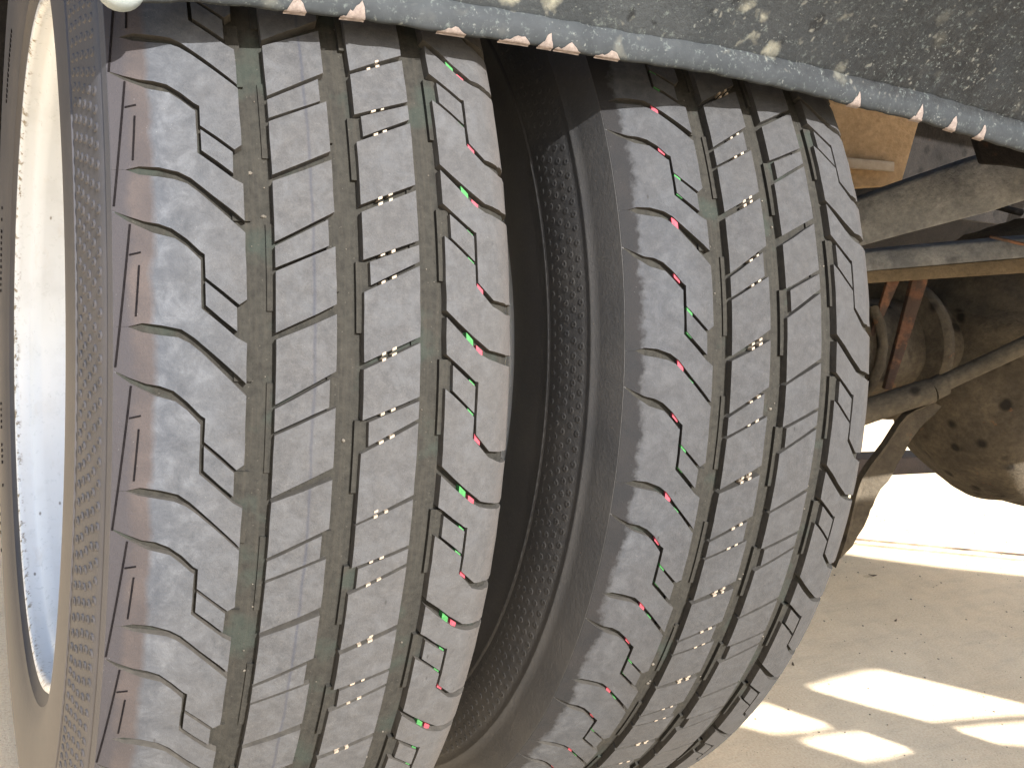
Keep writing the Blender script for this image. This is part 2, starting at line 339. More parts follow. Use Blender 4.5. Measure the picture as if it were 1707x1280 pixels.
# outlines in mm: (across, along) within one pitch of 61 mm, measured down from the first cross groove
BLK = {
 'A': [(-119.5, -0.15), (-115, -0.15), (-110.5, -2.0), (-99, -3.8), (-95, -5.6), (-91, -9), (-84, -16.1), (-76.8, -23.3), (-75.7, -24.6), (-75.7, -50.2), (-78.2, -52), (-89.6, -41.9), (-89.6, -33), (-91.1, -31.9), (-95.5, -27.2), (-100.2, -23.3), (-104.5, -21.4), (-109.3, -20.7), (-114.5, -18.6), (-119.5, -16.2)],
 'B': [(-89.6, -43.4), (-79, -53.2), (-79, -62.3), (-89.6, -52.6)],
 'C': [(-119.5, -16.6), (-114.5, -20.8), (-106.8, -24.9), (-99.5, -26.9), (-95.6, -30.4), (-91.7, -34.5), (-91.0, -35.2), (-91.0, -53.6), (-79, -64.6), (-75.7, -66.8), (-75.7, -82.2), (-78.8, -78.9), (-86.3, -71.7), (-93.7, -64.6), (-97.7, -61.9), (-104.2, -60.2), (-110.5, -59.6), (-115, -61.0), (-119.5, -61.0)],
 'D': [(-65.4, -4.0), (-54, 0.8), (-43.1, 5.7), (-43.1, -15.3), (-65.4, -27.7)],
 'E': [(-65.4, -29.4), (-45.6, -18.4), (-45.6, -28.6), (-65.4, -37.8)],
 'F': [(-65.4, -39.2), (-43.1, -28.7), (-43.1, -51.2), (-65.4, -62.6)],
 'Hh': [(-32.5, -14.6), (-9.4, -4.2), (-9.4, -24.7), (-32.5, -33.6)],
 'I': [(-29.8, -34.2), (-9.4, -26.3), (-9.4, -33.2), (-29.8, -43.3)],
 'J': [(-32.5, -46.2), (-9.4, -34.9), (-9.4, -62.9), (-32.5, -73.4)],
 'K': [(2.1, 5.6), (14, -4.9), (18, -8.2), (22.4, -10.3), (33.1, -13.0), (47, -13.6), (47, -48.4), (32.6, -48.2), (24.4, -47.2), (17.2, -40.3), (17.2, -19.3), (16, -19.0), (4.9, -10.4), (2.1, -8.4)],
 'L': [(5.2, -12.7), (15.9, -21.0), (15.9, -31.4), (5.2, -22.4)],
 'Mm': [(2.1, -21.8), (5.2, -24.0), (15.9, -33.0), (15.9, -41.3), (24, -49.8), (31.8, -52.8), (47, -53.6), (47, -70.2), (32.4, -70.1), (22.4, -68.1), (14.5, -62.4), (2.1, -52.2)],
}
DEP = 6.8
def rough_poly(pts, rnd, amt, step):
    out = []
    for i, a in enumerate(pts):
        b = pts[(i + 1) % len(pts)]; L = math.hypot(b[0] - a[0], b[1] - a[1]); n = max(1, int(L / step))
        for k in range(n):
            t = k / n; x = a[0] + (b[0] - a[0]) * t; y = a[1] + (b[1] - a[1]) * t
            lock = x < -118 or x > 46
            out.append((x + (0 if lock else rnd.uniform(-amt, amt)), y + (0 if lock else rnd.uniform(-amt, amt))))
    return out
cache = {}
def block_mesh(key, P, wheel, var, n_cut=9.0):
    ck = (key, round(P * 1000), wheel, var)
    if ck in cache: return cache[ck]
    rnd = random.Random(sum(map(ord, key)) * 7 + var)
    sc = P / 0.061
    sh = key in ('A', 'C', 'K', 'Mm')
    pts = rough_poly(BLK[key], rnd, 0.16 if sh else 0.11, 5.5 if sh else 6.5)
    bm = bmesh.new(); wl = bm.faces.layers.int.new('w')
    f = bm.faces.new([bm.verts.new((x, s * sc, 0)) for x, s in pts])
    if f.calc_area() and (f.normal_update() or f.normal.z < 0): f.normal_flip()
    bmesh.ops.inset_region(bm, faces=[f], thickness=0.38, use_even_offset=True)
    bm.edges.ensure_lookup_table()
    be = [e for e in bm.edges if e.is_boundary]
    for v in {v for e in be for v in e.verts}: v.co.z = -0.42
    r = bmesh.ops.extrude_edge_only(bm, edges=be)
    nv = [g for g in r['geom'] if isinstance(g, bmesh.types.BMVert)]
    cx = sum(v.co.x for v in nv) / len(nv); cy = sum(v.co.y for v in nv) / len(nv)
    for v in nv:
        d = Vector((v.co.x - cx, v.co.y - cy)).normalized() * 0.25
        v.co.x += d.x; v.co.y += d.y
        v.co.z = -DEP if v.co.x > -108 else -DEP + (min(11, -108 - v.co.x)) * 0.5
    for g in r['geom']:
        if isinstance(g, bmesh.types.BMFace): g[wl] = 1
    ys = [v.co.y for v in bm.verts]; xs = [v.co.x for v in bm.verts]
    y = math.ceil(min(ys) / n_cut) * n_cut
    while y < max(ys):
        bmesh.ops.bisect_plane(bm, geom=list(bm.verts) + list(bm.edges) + list(bm.faces), plane_co=(0, y, 0), plane_no=(0, 1, 0), dist=0.01); y += n_cut
    cuts = [-117, -114.5, -112, -109, -106, -102, -97, -90, -83, -54, -21, 8, 14, 20, 26, 28.3, 30.5, 33, 35, 37, 39, 41, 43, 45]
    for x in cuts:
        if min(xs) < x < max(xs): bmesh.ops.bisect_plane(bm, geom=list(bm.verts) + list(bm.edges) + list(bm.faces), plane_co=(x, 0, 0), plane_no=(1, 0, 0), dist=0.01)
    bmesh.ops.triangulate(bm, faces=[f for f in bm.faces if len(f.verts) > 4])
    for v in bm.verts:
        if v.co.x > 29 and key in ('K', 'Mm') and v.co.z > -1:
            v.co.z -= abs(rnd.gauss(0, 0.22)); v.co.y += rnd.gauss(0, 0.10)
        if key in ('A', 'C') and -108.5 < v.co.x < -100 and v.co.z > -1: v.co.z -= abs(rnd.gauss(0, 0.08))
    for v in bm.verts: v.co = place(v.co.x * mm, v.co.y * mm, v.co.z * mm)
    wall = [f[wl] for f in bm.faces]
    me = bpy.data.meshes.new('tread_block'); bm.to_mesh(me); bm.free(); me.materials.append(TR[wheel])
    at = me.attributes.new('wall', 'FLOAT', 'FACE'); at.data.foreach_set('value', [float(v) for v in wall])
    me.polygons.foreach_set('use_smooth', [True] * len(me.polygons)); me.set_sharp_from_angle(angle=R(28))
    cache[ck] = me; return me

def flat_quad(bm, pts, z, th=0.0005):
    """a thin raised patch following the tread; pts (mm)"""
    top = [bm.verts.new(place(x * mm, s * mm, z)) for x, s in pts]; bot = [bm.verts.new(place(x * mm, s * mm, z - th)) for x, s in pts]
    bm.faces.new(top); n = len(pts)
    for i in range(n): bm.faces.new((top[i], bot[i], bot[(i + 1) % n], top[(i + 1) % n]))
def ribbon(bm, pts, w_, z, th, width_dir=(1, 0)):
    for a, b in zip(pts, pts[1:]):
        L = math.hypot(b[0] - a[0], b[1] - a[1]); nx, ny = -(b[1] - a[1]) / L * w_ / 2, (b[0] - a[0]) / L * w_ / 2
        k = max(1, int(L / 8))
        for i in range(k):
            p = (a[0] + (b[0] - a[0]) * i / k, a[1] + (b[1] - a[1]) * i / k); q = (a[0] + (b[0] - a[0]) * (i + 1) / k, a[1] + (b[1] - a[1]) * (i + 1) / k)
            flat_quad(bm, [(p[0] - nx, p[1] - ny), (q[0] - nx, q[1] - ny), (q[0] + nx, q[1] + ny), (p[0] + nx, p[1] + ny)], z, th)

LSIDE_OUT = [(-0.1195, 0.3262), (-0.1202, 0.3235), (-0.1206, 0.3222), (-0.1198, 0.3213), (-0.1210, 0.3200), (-0.1222, 0.3140), (-0.1236, 0.306), (-0.1250, 0.2975), (-0.1264, 0.2860), (-0.1264, 0.2850), (-0.1271, 0.2846), (-0.1275, 0.2770),
         (-0.1277, 0.268), (-0.1275, 0.257), (-0.1266, 0.246), (-0.1252, 0.238), (-0.1230, 0.2300), (-0.1210, 0.2260), (-0.1210, 0.2250), (-0.1190, 0.2235), (-0.1172, 0.2200), (-0.1150, 0.217), (-0.106, 0.215)]
LSIDE_IN = [(-0.1195, 0.3262), (-0.1203, 0.3225), (-0.1212, 0.3180), (-0.1225, 0.3110), (-0.1232, 0.3062), (-0.1239, 0.3052), (-0.1241, 0.3040), (-0.1239, 0.3027), (-0.1246, 0.3000), (-0.1256, 0.2930), (-0.1265, 0.2850), (-0.1269, 0.2765), (-0.1266, 0.2720), (-0.1272, 0.2712), (-0.1274, 0.2700), (-0.1269, 0.2688),
         (-0.1275, 0.262), (-0.1272, 0.254), (-0.1266, 0.246), (-0.1252, 0.238), (-0.1230, 0.2300), (-0.1210, 0.2260), (-0.1190, 0.2235), (-0.1172, 0.2200), (-0.1150, 0.217), (-0.106, 0.215)]
RSIDE = [(0.0400, 0.328), (0.0412, 0.318), (0.0425, 0.308), (0.0440, 0.292), (0.0450, 0.270), (0.0450, 0.248), (0.0445, 0.225), (0.0440, 0.215), (0.034, 0.212)]

def build_wheel(name, x0, starts, wheel, label):
    root = empty(name, (x0, 0, H), truck, label)
    LSIDE = LSIDE_IN if wheel else LSIDE_OUT
    gauge = 61.09       # mm along the tread between horizontal and the reference line of the measured pitches
    st = [s + gauge for s in starts]
    # fill the rest of the circumference with even pitches
    full = 2 * math.pi * 350
    rest = full - (st[0] - st[-1]); n = round(rest / 61.0); pr = rest / n
    seq = [(st[i] , st[i] - st[i + 1]) for i in range(len(st) - 1)]
    s = st[-1]
    for i in range(n): seq.append((s, pr)); s -= pr
    # carcass with groove floors
    prof = [(x, r) for x, r in LSIDE[::-1]]
    for t in [-0.1188, -0.116, -0.113, -0.110, -0.107, -0.100] + [-0.09 + 0.01 * k for k in range(12)] + [0.0275, 0.030, 0.033, 0.036, 0.039, 0.042, 0.045]:
        d = 0.0050
        if t < -0.079: d = max(0.0034, 0.0050 - (-0.079 - t) * 0.2)
        if t < -0.105: d = max(0.0005, 0.0034 - (-0.105 - t) * 0.22)
        if t > 0.006: d = max(0.0034, 0.0050 - (t - 0.006) * 0.2)
        if t > 0.03: d = max(0.0015, 0.0034 - (t - 0.03) * 0.12)
        (x, r), nn = surf(t); prof.append((x - nn.x * d, r - nn.y * d))
    prof += RSIDE
    k0 = len(LSIDE); k1 = len(prof) - len(RSIDE)
    bm = bmesh.new(); lathe_x(bm, prof, 300)
    bmesh.ops.recalc_face_normals(bm, faces=bm.faces)
    bm.faces.ensure_lookup_table()
    np_ = len(prof) - 1
    me = bpy.data.meshes.new('tyre_carcass')
    for i, f in enumerate(bm.faces):
        j = i % np_; f.material_index = 1 if k0 <= j < k1 - 3 else 0
    bm.to_mesh(me); bm.free(); me.materials.append(SIDE[wheel]); me.materials.append(GRV)
    me.polygons.foreach_set('use_smooth', [True] * len(me.polygons)); me.set_sharp_from_angle(angle=R(35))
    link('tyre_carcass', me, root)
    # tread blocks: one object each on the half of the tyre in view, the hidden rest joined
    far = bmesh.new(); nfar = 0
    for (s0, P) in seq:
        mid = ((s0 - 30) / 350.0 + math.pi) % (2 * math.pi) - math.pi
        vis = -1.25 < mid < 1.15
        for j, key in enumerate(BLK):
            me = block_mesh(key, P * mm, wheel, random.randrange(4))
            ang = -s0 / 350.0
            if vis:
                o = link('tread_block', me, root); o.rotation_euler = (ang, 0, 0)
            else:
                tmp = me.copy(); tmp.transform(Matrix.Rotation(ang, 4, 'X')); far.from_mesh(tmp); bpy.data.meshes.remove(tmp)
    me = bpy.data.meshes.new('tread_pattern'); far.to_mesh(me); far.free(); me.materials.append(TR[wheel])
    me.set_sharp_from_angle(angle=R(28)); link('tread_pattern', me, root, kind='stuff')
    # stepped ledges in the long grooves, wear-paint marks and mould lines
    led = bmesh.new(); cr_ = bmesh.new(); rd = bmesh.new(); gr = bmesh.new(); ml = bmesh.new(); bl = bmesh.new()
    for (s0, P) in seq:
        k = P / 61.0
        mid = ((s0 - 30) / 350.0 + math.pi) % (2 * math.pi) - math.pi
        if not (-1.35 < mid < 1.25): continue
        def T(pts): return [(x, s0 + y * k) for x, y in pts]
        def bar(bm_, x0_, x1_, a, b, z, th=0.004, nn=5):
            for i in range(nn):
                u, v = a + (b - a) * i / nn, a + (b - a) * (i + 1) / nn
                flat_quad(bm_, T([(x0_, u), (x1_, u), (x1_, v), (x0_, v)]), z, th)
        bar(led, -80, -73.6, -53.4, -81.5, -0.0034); bar(led, -68.3, -65, -20, -54, -0.0040)
        bar(led, -46, -41.3, -17.5, -46, -0.0032); bar(led, -34.9, -29.2, -34, -62, -0.0030)
        bar(led, -12, -7.9, -3, -30, -0.0038); bar(led, 0.2, 5.6, -10.5, -40, -0.0029)
        if wheel == 0:
            W = lambda x: -13.4 + (x + 33.1) * 0.452 - 0.1; N1 = lambda x: -33.9 + (x + 31.8) * 0.37; N2 = lambda x: -44.6 + (x + 29.7) * 0.5
            X1, X2 = (-24.6, -20.4), None
        else:
            W = lambda x: -2.7 + (x + 65.4) * 0.46; N1 = lambda x: -28.6 + (x + 65.4) * 0.53; N2 = lambda x: -38.5 + (x + 65.4) * 0.47
            X1, X2 = (-53.2, -49.0), None
        for x in X1:
            x += random.uniform(-.2, .2)
            for (fn, off) in ((W, 1.15), (W, -1.15), (N1, 0.1), (N2, 0.1)):
                if random.random() < 0.06 and off > 0.2: continue
                y = fn(x) + off / k; hw = random.uniform(0.65, 0.95); hh = random.uniform(0.35, 0.55) if fn is not W else 0.52
                sl = 0.45 * hw
                flat_quad(cr_, T([(x - hw, y - hh - sl), (x + hw, y - hh + sl), (x + hw, y + hh + sl), (x - hw, y + hh - sl)]), -0.0003 + random.uniform(-.0002, .0001), 0.004)
        def dab(bm_, x, y, w_, h_, sl, z=-0.0012):
            if wheel: x = -73.6 - x; y = -y - 12.0
            flat_quad(bm_, T([(x - w_, y - h_ + sl), (x + w_, y - h_ - sl), (x + w_, y + h_ - sl), (x - w_, y + h_ + sl)]), z, 0.004)
        if wheel == 0:
            dab(gr, 13.2, -2.9, 1.6, 1.6, 1.5); dab(rd, 18.2, -7.3, 1.5, 1.5, 1.1, -0.0018)
            dab(gr, 14.6, -20.0, 1.3, 0.8, 1.1); dab(gr, 14.4, -31.6, 1.4, 0.8, 1.2); dab(rd, 18.6, -42.4, 1.4, 1.2, 1.2, -0.0015)
        else:
            def dab2(bm_, x, y, w_, h_, sl, z): flat_quad(bm_, T([(x - w_, y - h_ + sl), (x + w_, y - h_ - sl), (x + w_, y + h_ - sl), (x - w_, y + h_ + sl)]), z, 0.004)
            dab2(rd, -92.3, -6.2, 1.5, 1.9, 0.8, -0.0012); dab2(gr, -86.8, -13.9, 1.5, 1.2, 1.3, -0.0014)
            dab2(rd, -93.6, -29.6, 1.4, 1.2, 1.3, -0.0012); dab2(gr, -87.8, -44.1, 1.4, 0.7, 1.25, -0.0010); dab2(gr, -88.2, -53.6, 1.3, 0.7, 1.15, -0.0010)
        # engraved-looking mould ridges on the shoulder flank
        if wheel: continue
        ribbon(ml, T([(-113.9, -21.6), (-116.4, -49), (-118.9, -76.5)]), 0.65, 0.00006, 0.0004)
        ribbon(ml, T([(-114.3, -33.5), (-110.6, -32.5)]), 0.6, 0.00006, 0.0004)
        ribbon(ml, T([(-111.2, -37.5), (-112.4, -57.0)]), 0.6, 0.00006, 0.0004)
    stn = bmesh.new()
    for i in range(150):
        gx = random.choice((-71, -38, -4)) + random.uniform(-3.5, 3.5); a_ = random.uniform(-1.2, 1.1) * 350; rr_s = random.choice((0.0003, 0.0005, 0.0008)) 
        p = place(gx * mm, a_, -0.0048)
        bmesh.ops.create_icosphere(stn, subdivisions=1, radius=rr_s, matrix=Matrix.Translation(p) @ Matrix.Rotation(a_, 4, 'X') @ Matrix.Diagonal((random.uniform(.7, 1.6), 1, random.uniform(.6, 1.3), 1)))
    obj('groove_grit', stn, STONE, root, smooth=False, kind='stuff')
    obj('groove_ledge', led, GRV, root, smooth=False, kind='stuff')
    obj('cream_wear_mark', cr_, CREAM, root, smooth=False, kind='stuff'); obj('red_wear_mark', rd, RED, root, smooth=False, kind='stuff'); obj('green_wear_mark', gr, GREEN, root, smooth=False, kind='stuff')
    if wheel == 0: obj('shoulder_line', ml, LINE, root, smooth=False, kind='stuff')
    bl.free()
    # dimpled band of the sidewall
    bm = bmesh.new()
    def side_at(r):
        for a, b in zip(LSIDE, LSIDE[1:]):
            if b[1] <= r <= a[1] and a[1] != b[1]:
                k = (a[1] - r) / (a[1] - b[1]); return a[0] + (b[0] - a[0]) * k, Vector((a[1] - b[1], -(a[0] - b[0]) * 1.0)).normalized()
        return -0.127, Vector((-1, 0))
    N = 250
    for row, r in enumerate((0.2905, 0.2965, 0.3025, 0.3085, 0.3145)):
        if wheel: r = 0.2755 + 0.0056 * row
        xx, _ = side_at(r); rr = 0.00155; hk = 0.25 if wheel else 1.0
        for i in range(N):
            a = 2 * math.pi * (i + 0.5 * (row % 2) + 0.1 * math.sin(i * 0.9 + row)) / N
            if math.cos(a) < -0.2: continue
            cen = Vector((0, -math.cos(a), math.sin(a))); tan = Vector((0, math.sin(a), math.cos(a)))
            base = Vector((xx, 0, 0)) + cen * r; K = 8; rings = []
            for (q, h_) in ((1.35, -0.0001), (1.05, 0.00055), (0.7, 0.0006), (0.35, 0.00005)):
                ring = []
                for j in range(K):
                    b = 2 * math.pi * j / K; dr = math.cos(b) * rr * q; dt = math.sin(b) * rr * q
                    sx, _ = side_at(r + dr); ring.append(bm.verts.new(Vector((sx - h_ * hk, 0, 0)) + cen * (r + dr) + tan * dt))
                rings.append(ring)
            for A, B in zip(rings, rings[1:]):
                for j in range(K): bm.faces.new((A[j], A[(j + 1) % K], B[(j + 1) % K], B[j]))
            bm.faces.new(rings[-1])
    bmesh.ops.recalc_face_normals(bm, faces=bm.faces)
    obj('sidewall_dimple', bm, SIDE[wheel], root, kind='stuff')
    # small raised moulded ticks on the sidewall near the bead
    bm = bmesh.new()
    for (r, rng, st_, len_) in ((0.2450, (2.2, 4.2), 0.021, 0.0035), (0.284, (2.0, 4.4), 0.03, 0.003)):
        a = rng[0]
        while a < rng[1]:
            if random.random() < 0.7 and math.sin(a * 9 + r * 100) > 0.1:
                sx, _ = side_at(r); cen = Vector((0, -math.cos(a), math.sin(a)))
                rot = Matrix(((1, 0, 0), (0, cen.y, -cen.z), (0, cen.z, cen.y)))
                box(bm, Vector((sx - 0.0001, 0, 0)) + cen * r, (0.0009, len_ * random.uniform(.5, 1), 0.0022), rot)
            a += st_
    obj('sidewall_tick', bm, LINE, root, smooth=False, kind='stuff')
    # rim
    bm = bmesh.new()
    rp = [(x + 0.0040, r + 0.0245) for x, r in [(-0.110, 0.1945), (-0.1165, 0.1950), (-0.1195, 0.1945), (-0.1215, 0.1925), (-0.1220, 0.1900), (-0.1205, 0.1880), (-0.1175, 0.1872), (-0.1120, 0.1870), (-0.1095, 0.1850), (-0.1080, 0.1810), (-0.1010, 0.1790), (-0.0800, 0.1780), (-0.0770, 0.1760), (-0.0740, 0.1660), (-0.0700, 0.1630), (-0.0200, 0.1600), (0.0050, 0.1580)]]
    lathe_x(bm, rp, 240); bmesh.ops.recalc_face_normals(bm, faces=bm.faces)
    obj('rim', bm, RIM, root, autos=60, label='white painted rim, chipped and rusty along its edge' if wheel == 0 else None)
    bm = bmesh.new()     # dished disc with hand holes and hub
    n = 120; rr_ = [0.159, 0.150, 0.125, 0.120, 0.095, 0.085, 0.060, 0.050]; xx_ = [0.0, 0.006, 0.012, 0.010, -0.004, -0.012, -0.016, -0.016]
    rows = [[bm.verts.new((x, -r * math.cos(2 * math.pi * i / n), r * math.sin(2 * math.pi * i / n))) for x, r in zip(xx_, rr_)] for i in range(n)]
    for i in range(n):
        for j in range(len(rr_) - 1):
            if j in (3,) and (i % 15) < 6: continue
            bm.faces.new((rows[i][j], rows[i][j + 1], rows[(i + 1) % n][j + 1], rows[(i + 1) % n][j]))
    bmesh.ops.recalc_face_normals(bm, faces=bm.faces); bmesh.ops.solidify(bm, geom=list(bm.faces), thickness=0.006)
    obj('disc', bm, RIM, root, autos=40)
    return root

left = [148.4, 91.4, 30.5, -33.2, -91.4, -150.5]
right = [161, 98, 24.6, -44.5, -109.5, -171]
build_wheel('wheel', 0.0, left, 0, 'outer rear wheel, dusty grey tread, dirty brown shoulder and white rim')
build_wheel('wheel', SP, right, 1, 'inner rear wheel, dusty tread with a clean black sidewall and red and green groove marks')

# ------------------------------------------------------------------ mudguard
LIPX = [(-0.1257, 0.5372), (-0.118, 0.5367), (-0.1123, 0.5409), (-0.0953, 0.5445), (-0.0719, 0.5467), (-0.0321, 0.5500), (0.0027, 0.5514), (0.0407, 0.5534), (0.0917, 0.5551), (0.1472, 0.5577), (0.2137, 0.5579), (0.2424, 0.5569), (0.3037, 0.5563), (0.4079, 0.5512), (0.56, 0.545), (0.72, 0.540)]
def lipz(x):
    for a, b in zip(LIPX, LIPX[1:]):
        if x <= b[0]: return a[1] + (b[1] - a[1]) * max(0, (x - a[0]) / (b[0] - a[0]))
    return LIPX[-1][1]
def rollh(x): return 0.0125 + 0.0055 * max(0, min(1, (x - 0.1) / 0.35))
YL = -0.300
guard = bmesh.new(); rows = []
xs = [-0.1175 + 0.0025 * i for i in range(int((0.70 + 0.1175) / 0.0025))]
rn = random.Random(3)
for x in xs:
    z0 = lipz(x) + 0.0002 * math.sin(x * 310) + rn.uniform(-1, 1) * 0.00012; h = rollh(x); r = h * 0.42
    cs = [(0.030, 0.40), (0.012, 0.20), (0.006, 0.05), (0.0045, 0.010), (0.003, 0.003), (0.0, 0.0)]
    for k in range(1, 7):
        a = -math.pi / 2 - k * math.pi / 7; cs.append((-abs(math.cos(a)) ** 0.7 * r * 0.5, r + math.sin(a) * r * (1 + 0.0 * k)))
    cs[6:] = [(c[0], c[1]) for c in cs[6:]]
    cs += [(-r * 0.22, h * 0.93), (-0.0002, h), (-0.0012, h + 0.0016), (-0.005, h + 0.010), (-0.016, h + 0.028), (-0.034, h + 0.055), (-0.058, h + 0.09), (-0.080, h + 0.13), (-0.085, h + 0.40)]
    rows.append([guard.verts.new((x, YL + c[0], z0 + c[1])) for c in cs])
for A, B in zip(rows, rows[1:]):
    for j in range(len(A) - 1): guard.faces.new((A[j], B[j], B[j + 1], A[j + 1]))
for Rw in (rows[0], rows[-1]): guard.faces.new(Rw)
bmesh.ops.recalc_face_normals(guard, faces=guard.faces)
obj('mudguard', guard, GUARD, truck, autos=50, label='dark speckled mudguard panel with a rolled pale lower lip')
bm = bmesh.new()   # bleached end of the lip
bmesh.ops.create_uvsphere(bm, u_segments=24, v_segments=14, radius=1, matrix=Matrix.Translation((-0.1195, YL - 0.001, 0.5455)) @ Matrix.Diagonal((0.0085, 0.008, 0.0088, 1)))
box(bm, (-0.1215, YL + 0.004, 0.60), (0.014, 0.006, 0.10))
obj('lip_end', bm, CAPM, truck, label='pale bleached rounded end of the mudguard lip')
# cream flakes where the paint of the lip is broken
for (x, wd) in ((-0.0585, 8.5), (-0.036, 10.0), (0.0065, 13.0), (0.036, 15.0), (0.0515, 7.5), (0.063, 13.5), (0.0845, 13.5), (0.247, 9.0), (0.299, 9.5), (0.330, 9.5), (0.358, 9.0)):
    bm = bmesh.new(); z0 = lipz(x); h = rollh(x); r = h * 0.42; wd *= mm; N = 9
    tp = rn.uniform(0.5, 0.95); front = []; 
    for i in range(N + 1):
        u = i / N; xx = x - wd / 2 + wd * u
        pk = (1 - abs(u - tp) / (tp if u < tp else 1 - tp + 0.01)) ** (0.8 + rn.random() * 0.6) if 0 <= u <= 1 else 0
        pk = max(0.0, pk) * (0.8 if wd < 0.011 else 0.45) + rn.uniform(-0.06, 0.08)
        pk = max(0.02, min(1.0, pk)); amax = math.pi * (0.12 + 0.62 * pk)
        col = []
        for k in range(7):
            a = -math.pi / 2 - amax * k / 6 * 1.0; rr = r * 1.0 + 0.0002
            col.append(bm.verts.new((xx, YL - abs(math.cos(a)) ** 0.7 * rr * 0.5 - 0.0003, lipz(xx) + r + math.sin(a) * rr - (0.0006 if k == 0 else 0))))
        front.append(col)
    for A, B in zip(front, front[1:]):
        for k in range(6): bm.faces.new((A[k], B[k], B[k + 1], A[k + 1]))
    bmesh.ops.solidify(bm, geom=list(bm.faces), thickness=0.0004); bmesh.ops.recalc_face_normals(bm, faces=bm.faces)
    obj('paint_flake', bm, CHIP, truck, smooth=False)

# ------------------------------------------------------------------ deck, chassis and added shading panels above and behind
def part_box(name, lo, hi, mat, bev=0.004, label=None, rot=None):
    bm = bmesh.new(); c = [(a + b) / 2 for a, b in zip(lo, hi)]; s = [b - a for a, b in zip(lo, hi)]
    box(bm, (0, 0, 0), s); bevel(bm, bev, 2)
    o = obj(name, bm, mat, truck, autos=40, label=label); o.location = c
    return o
part_box('load_deck', (-0.16, -0.255, 0.955), (2.12, 3.2, 1.05), DARK)
part_box('chassis_rail', (0.52, -0.20, 0.66), (0.60, 3.0, 0.86), DARK)
part_box('chassis_rail', (1.36, -0.20, 0.66), (1.44, 3.0, 0.86), DARK)
part_box('cross_member', (0.606, 0.30, 0.50), (1.354, 0.36, 0.80), DARK)
part_box('forward_dark_panel', (-2.2, 1.9, 0.10), (0.45, 1.96, 2.6), DARK)  # dark panel added far ahead to close off bright sky at the left
part_box('dark_backdrop_box', (0.45, 0.75, 0.36), (3.2, 1.25, 0.953), DARK, 0.04)  # dark box added to close off bright sky behind the axle
# unseen panel added behind the camera, its cut-outs shape the sunlit ground patches
OUT = [(0.3489, 0.336), (1.7039, 0.336), (1.7528, 0.4941), (1.3365, 0.6325), (1.2585, 0.6582), (1.1354, 0.6968), (1.0522, 0.7284), (1.0036, 0.7491), (0.9107, 0.756), (0.7444, 0.7906), (0.4894, 0.7906)]
HOLES = [[(0.6479, 0.5821), (0.7084, 0.5836), (0.7486, 0.5841), (0.7746, 0.5811), (0.8292, 0.5475), (0.8785, 0.5159), (0.9259, 0.4882), (0.8557, 0.5035), (0.7877, 0.5134), (0.7338, 0.5203), (0.6932, 0.5475)],
         [(0.7417, 0.5134), (0.7987, 0.507), (0.8427, 0.5006), (0.9208, 0.4877), (0.9366, 0.4517), (0.8544, 0.464), (0.7698, 0.4877)],
         [(0.5154, 0.5673), (0.5636, 0.5777), (0.5861, 0.5762), (0.608, 0.5564), (0.6273, 0.5381), (0.5898, 0.5396), (0.5469, 0.5465)],
         [(0.5592, 0.5376), (0.5912, 0.5376), (0.6193, 0.5347), (0.6451, 0.5307), (0.6742, 0.5021), (0.6323, 0.5026), (0.6021, 0.505)]]
cv = bpy.data.curves.new('tmp', 'CURVE'); cv.dimensions = '2D'; cv.fill_mode = 'BOTH'; cv.extrude = 0.004
for poly in [OUT] + HOLES:
    sp = cv.splines.new('POLY'); sp.points.add(len(poly) - 1); sp.use_cyclic_u = True
    for i, (x, z) in enumerate(poly): sp.points[i].co = (x, z, 0, 1)
co = bpy.data.objects.new('tmp', cv); C.objects.link(co); bpy.context.view_layer.update()
me = bpy.data.meshes.new_from_object(co.evaluated_get(bpy.context.evaluated_depsgraph_get()))
bpy.data.objects.remove(co); me.name = 'sun_blocker_panel'; me.transform(Matrix.Rotation(R(90), 4, 'X')); me.materials.clear(); me.materials.append(DARK)
o = link('sun_blocker_panel', me, truck); o.location = (0, -1.0, 0)

part_box('shade_plate', (0.57, -0.456, 0.475), (1.06, -0.45, 1.05), DARK, 0.002)  # unseen plate added to keep the sun off the differential
part_box('shade_plate_bracket', (0.60, -0.449, 0.86), (0.64, -0.202, 0.90), DARK)  # holds the added shade plate
# ------------------------------------------------------------------ axle, differential, beams
bm = bmesh.new()
prof = [(0.36, 0.0), (0.36, 0.050), (0.40, 0.060), (0.56, 0.060), (0.60, 0.057), (0.70, 0.056), (0.82, 0.057), (0.86, 0.068), (0.89, 0.100), (0.90, 0.120)]
lathe_x(bm, prof, 48, jit=lambda x, r, a: 0.0015 * math.sin(a * 5 + x * 40)); bmesh.ops.recalc_face_normals(bm, faces=bm.faces)
o = obj('axle_tube', bm, AXLE, truck, autos=50, label='muddy brown rear axle tube'); o.location = (0, 0.03, H + 0.005)
bm = bmesh.new()
bmesh.ops.create_uvsphere(bm, u_segments=64, v_segments=40, radius=1)
for v in bm.verts:
    p = v.co; s = 1 + 0.03 * math.sin(p.z * 9 + p.x * 4) * math.cos(p.y * 7) + 0.012 * math.sin(p.x * 23 + p.z * 17) + (0.035 if abs(p.z + 0.25 * p.x - 0.1) < 0.05 else 0)
    v.co = Vector((p.x * 0.178 * s, p.y * 0.155 * s, p.z * 0.178 * s))
    if v.co.y < -0.085: v.co.y = -0.085 - (abs(v.co.y) - 0.085) * 0.45
od = obj('differential_housing', bm, AXLE, truck, label='large round muddy differential housing'); od.location = (0.990, -0.005, H + 0.000)
bm = bmesh.new()   # bolted cover flange
seg = 72; ring = []
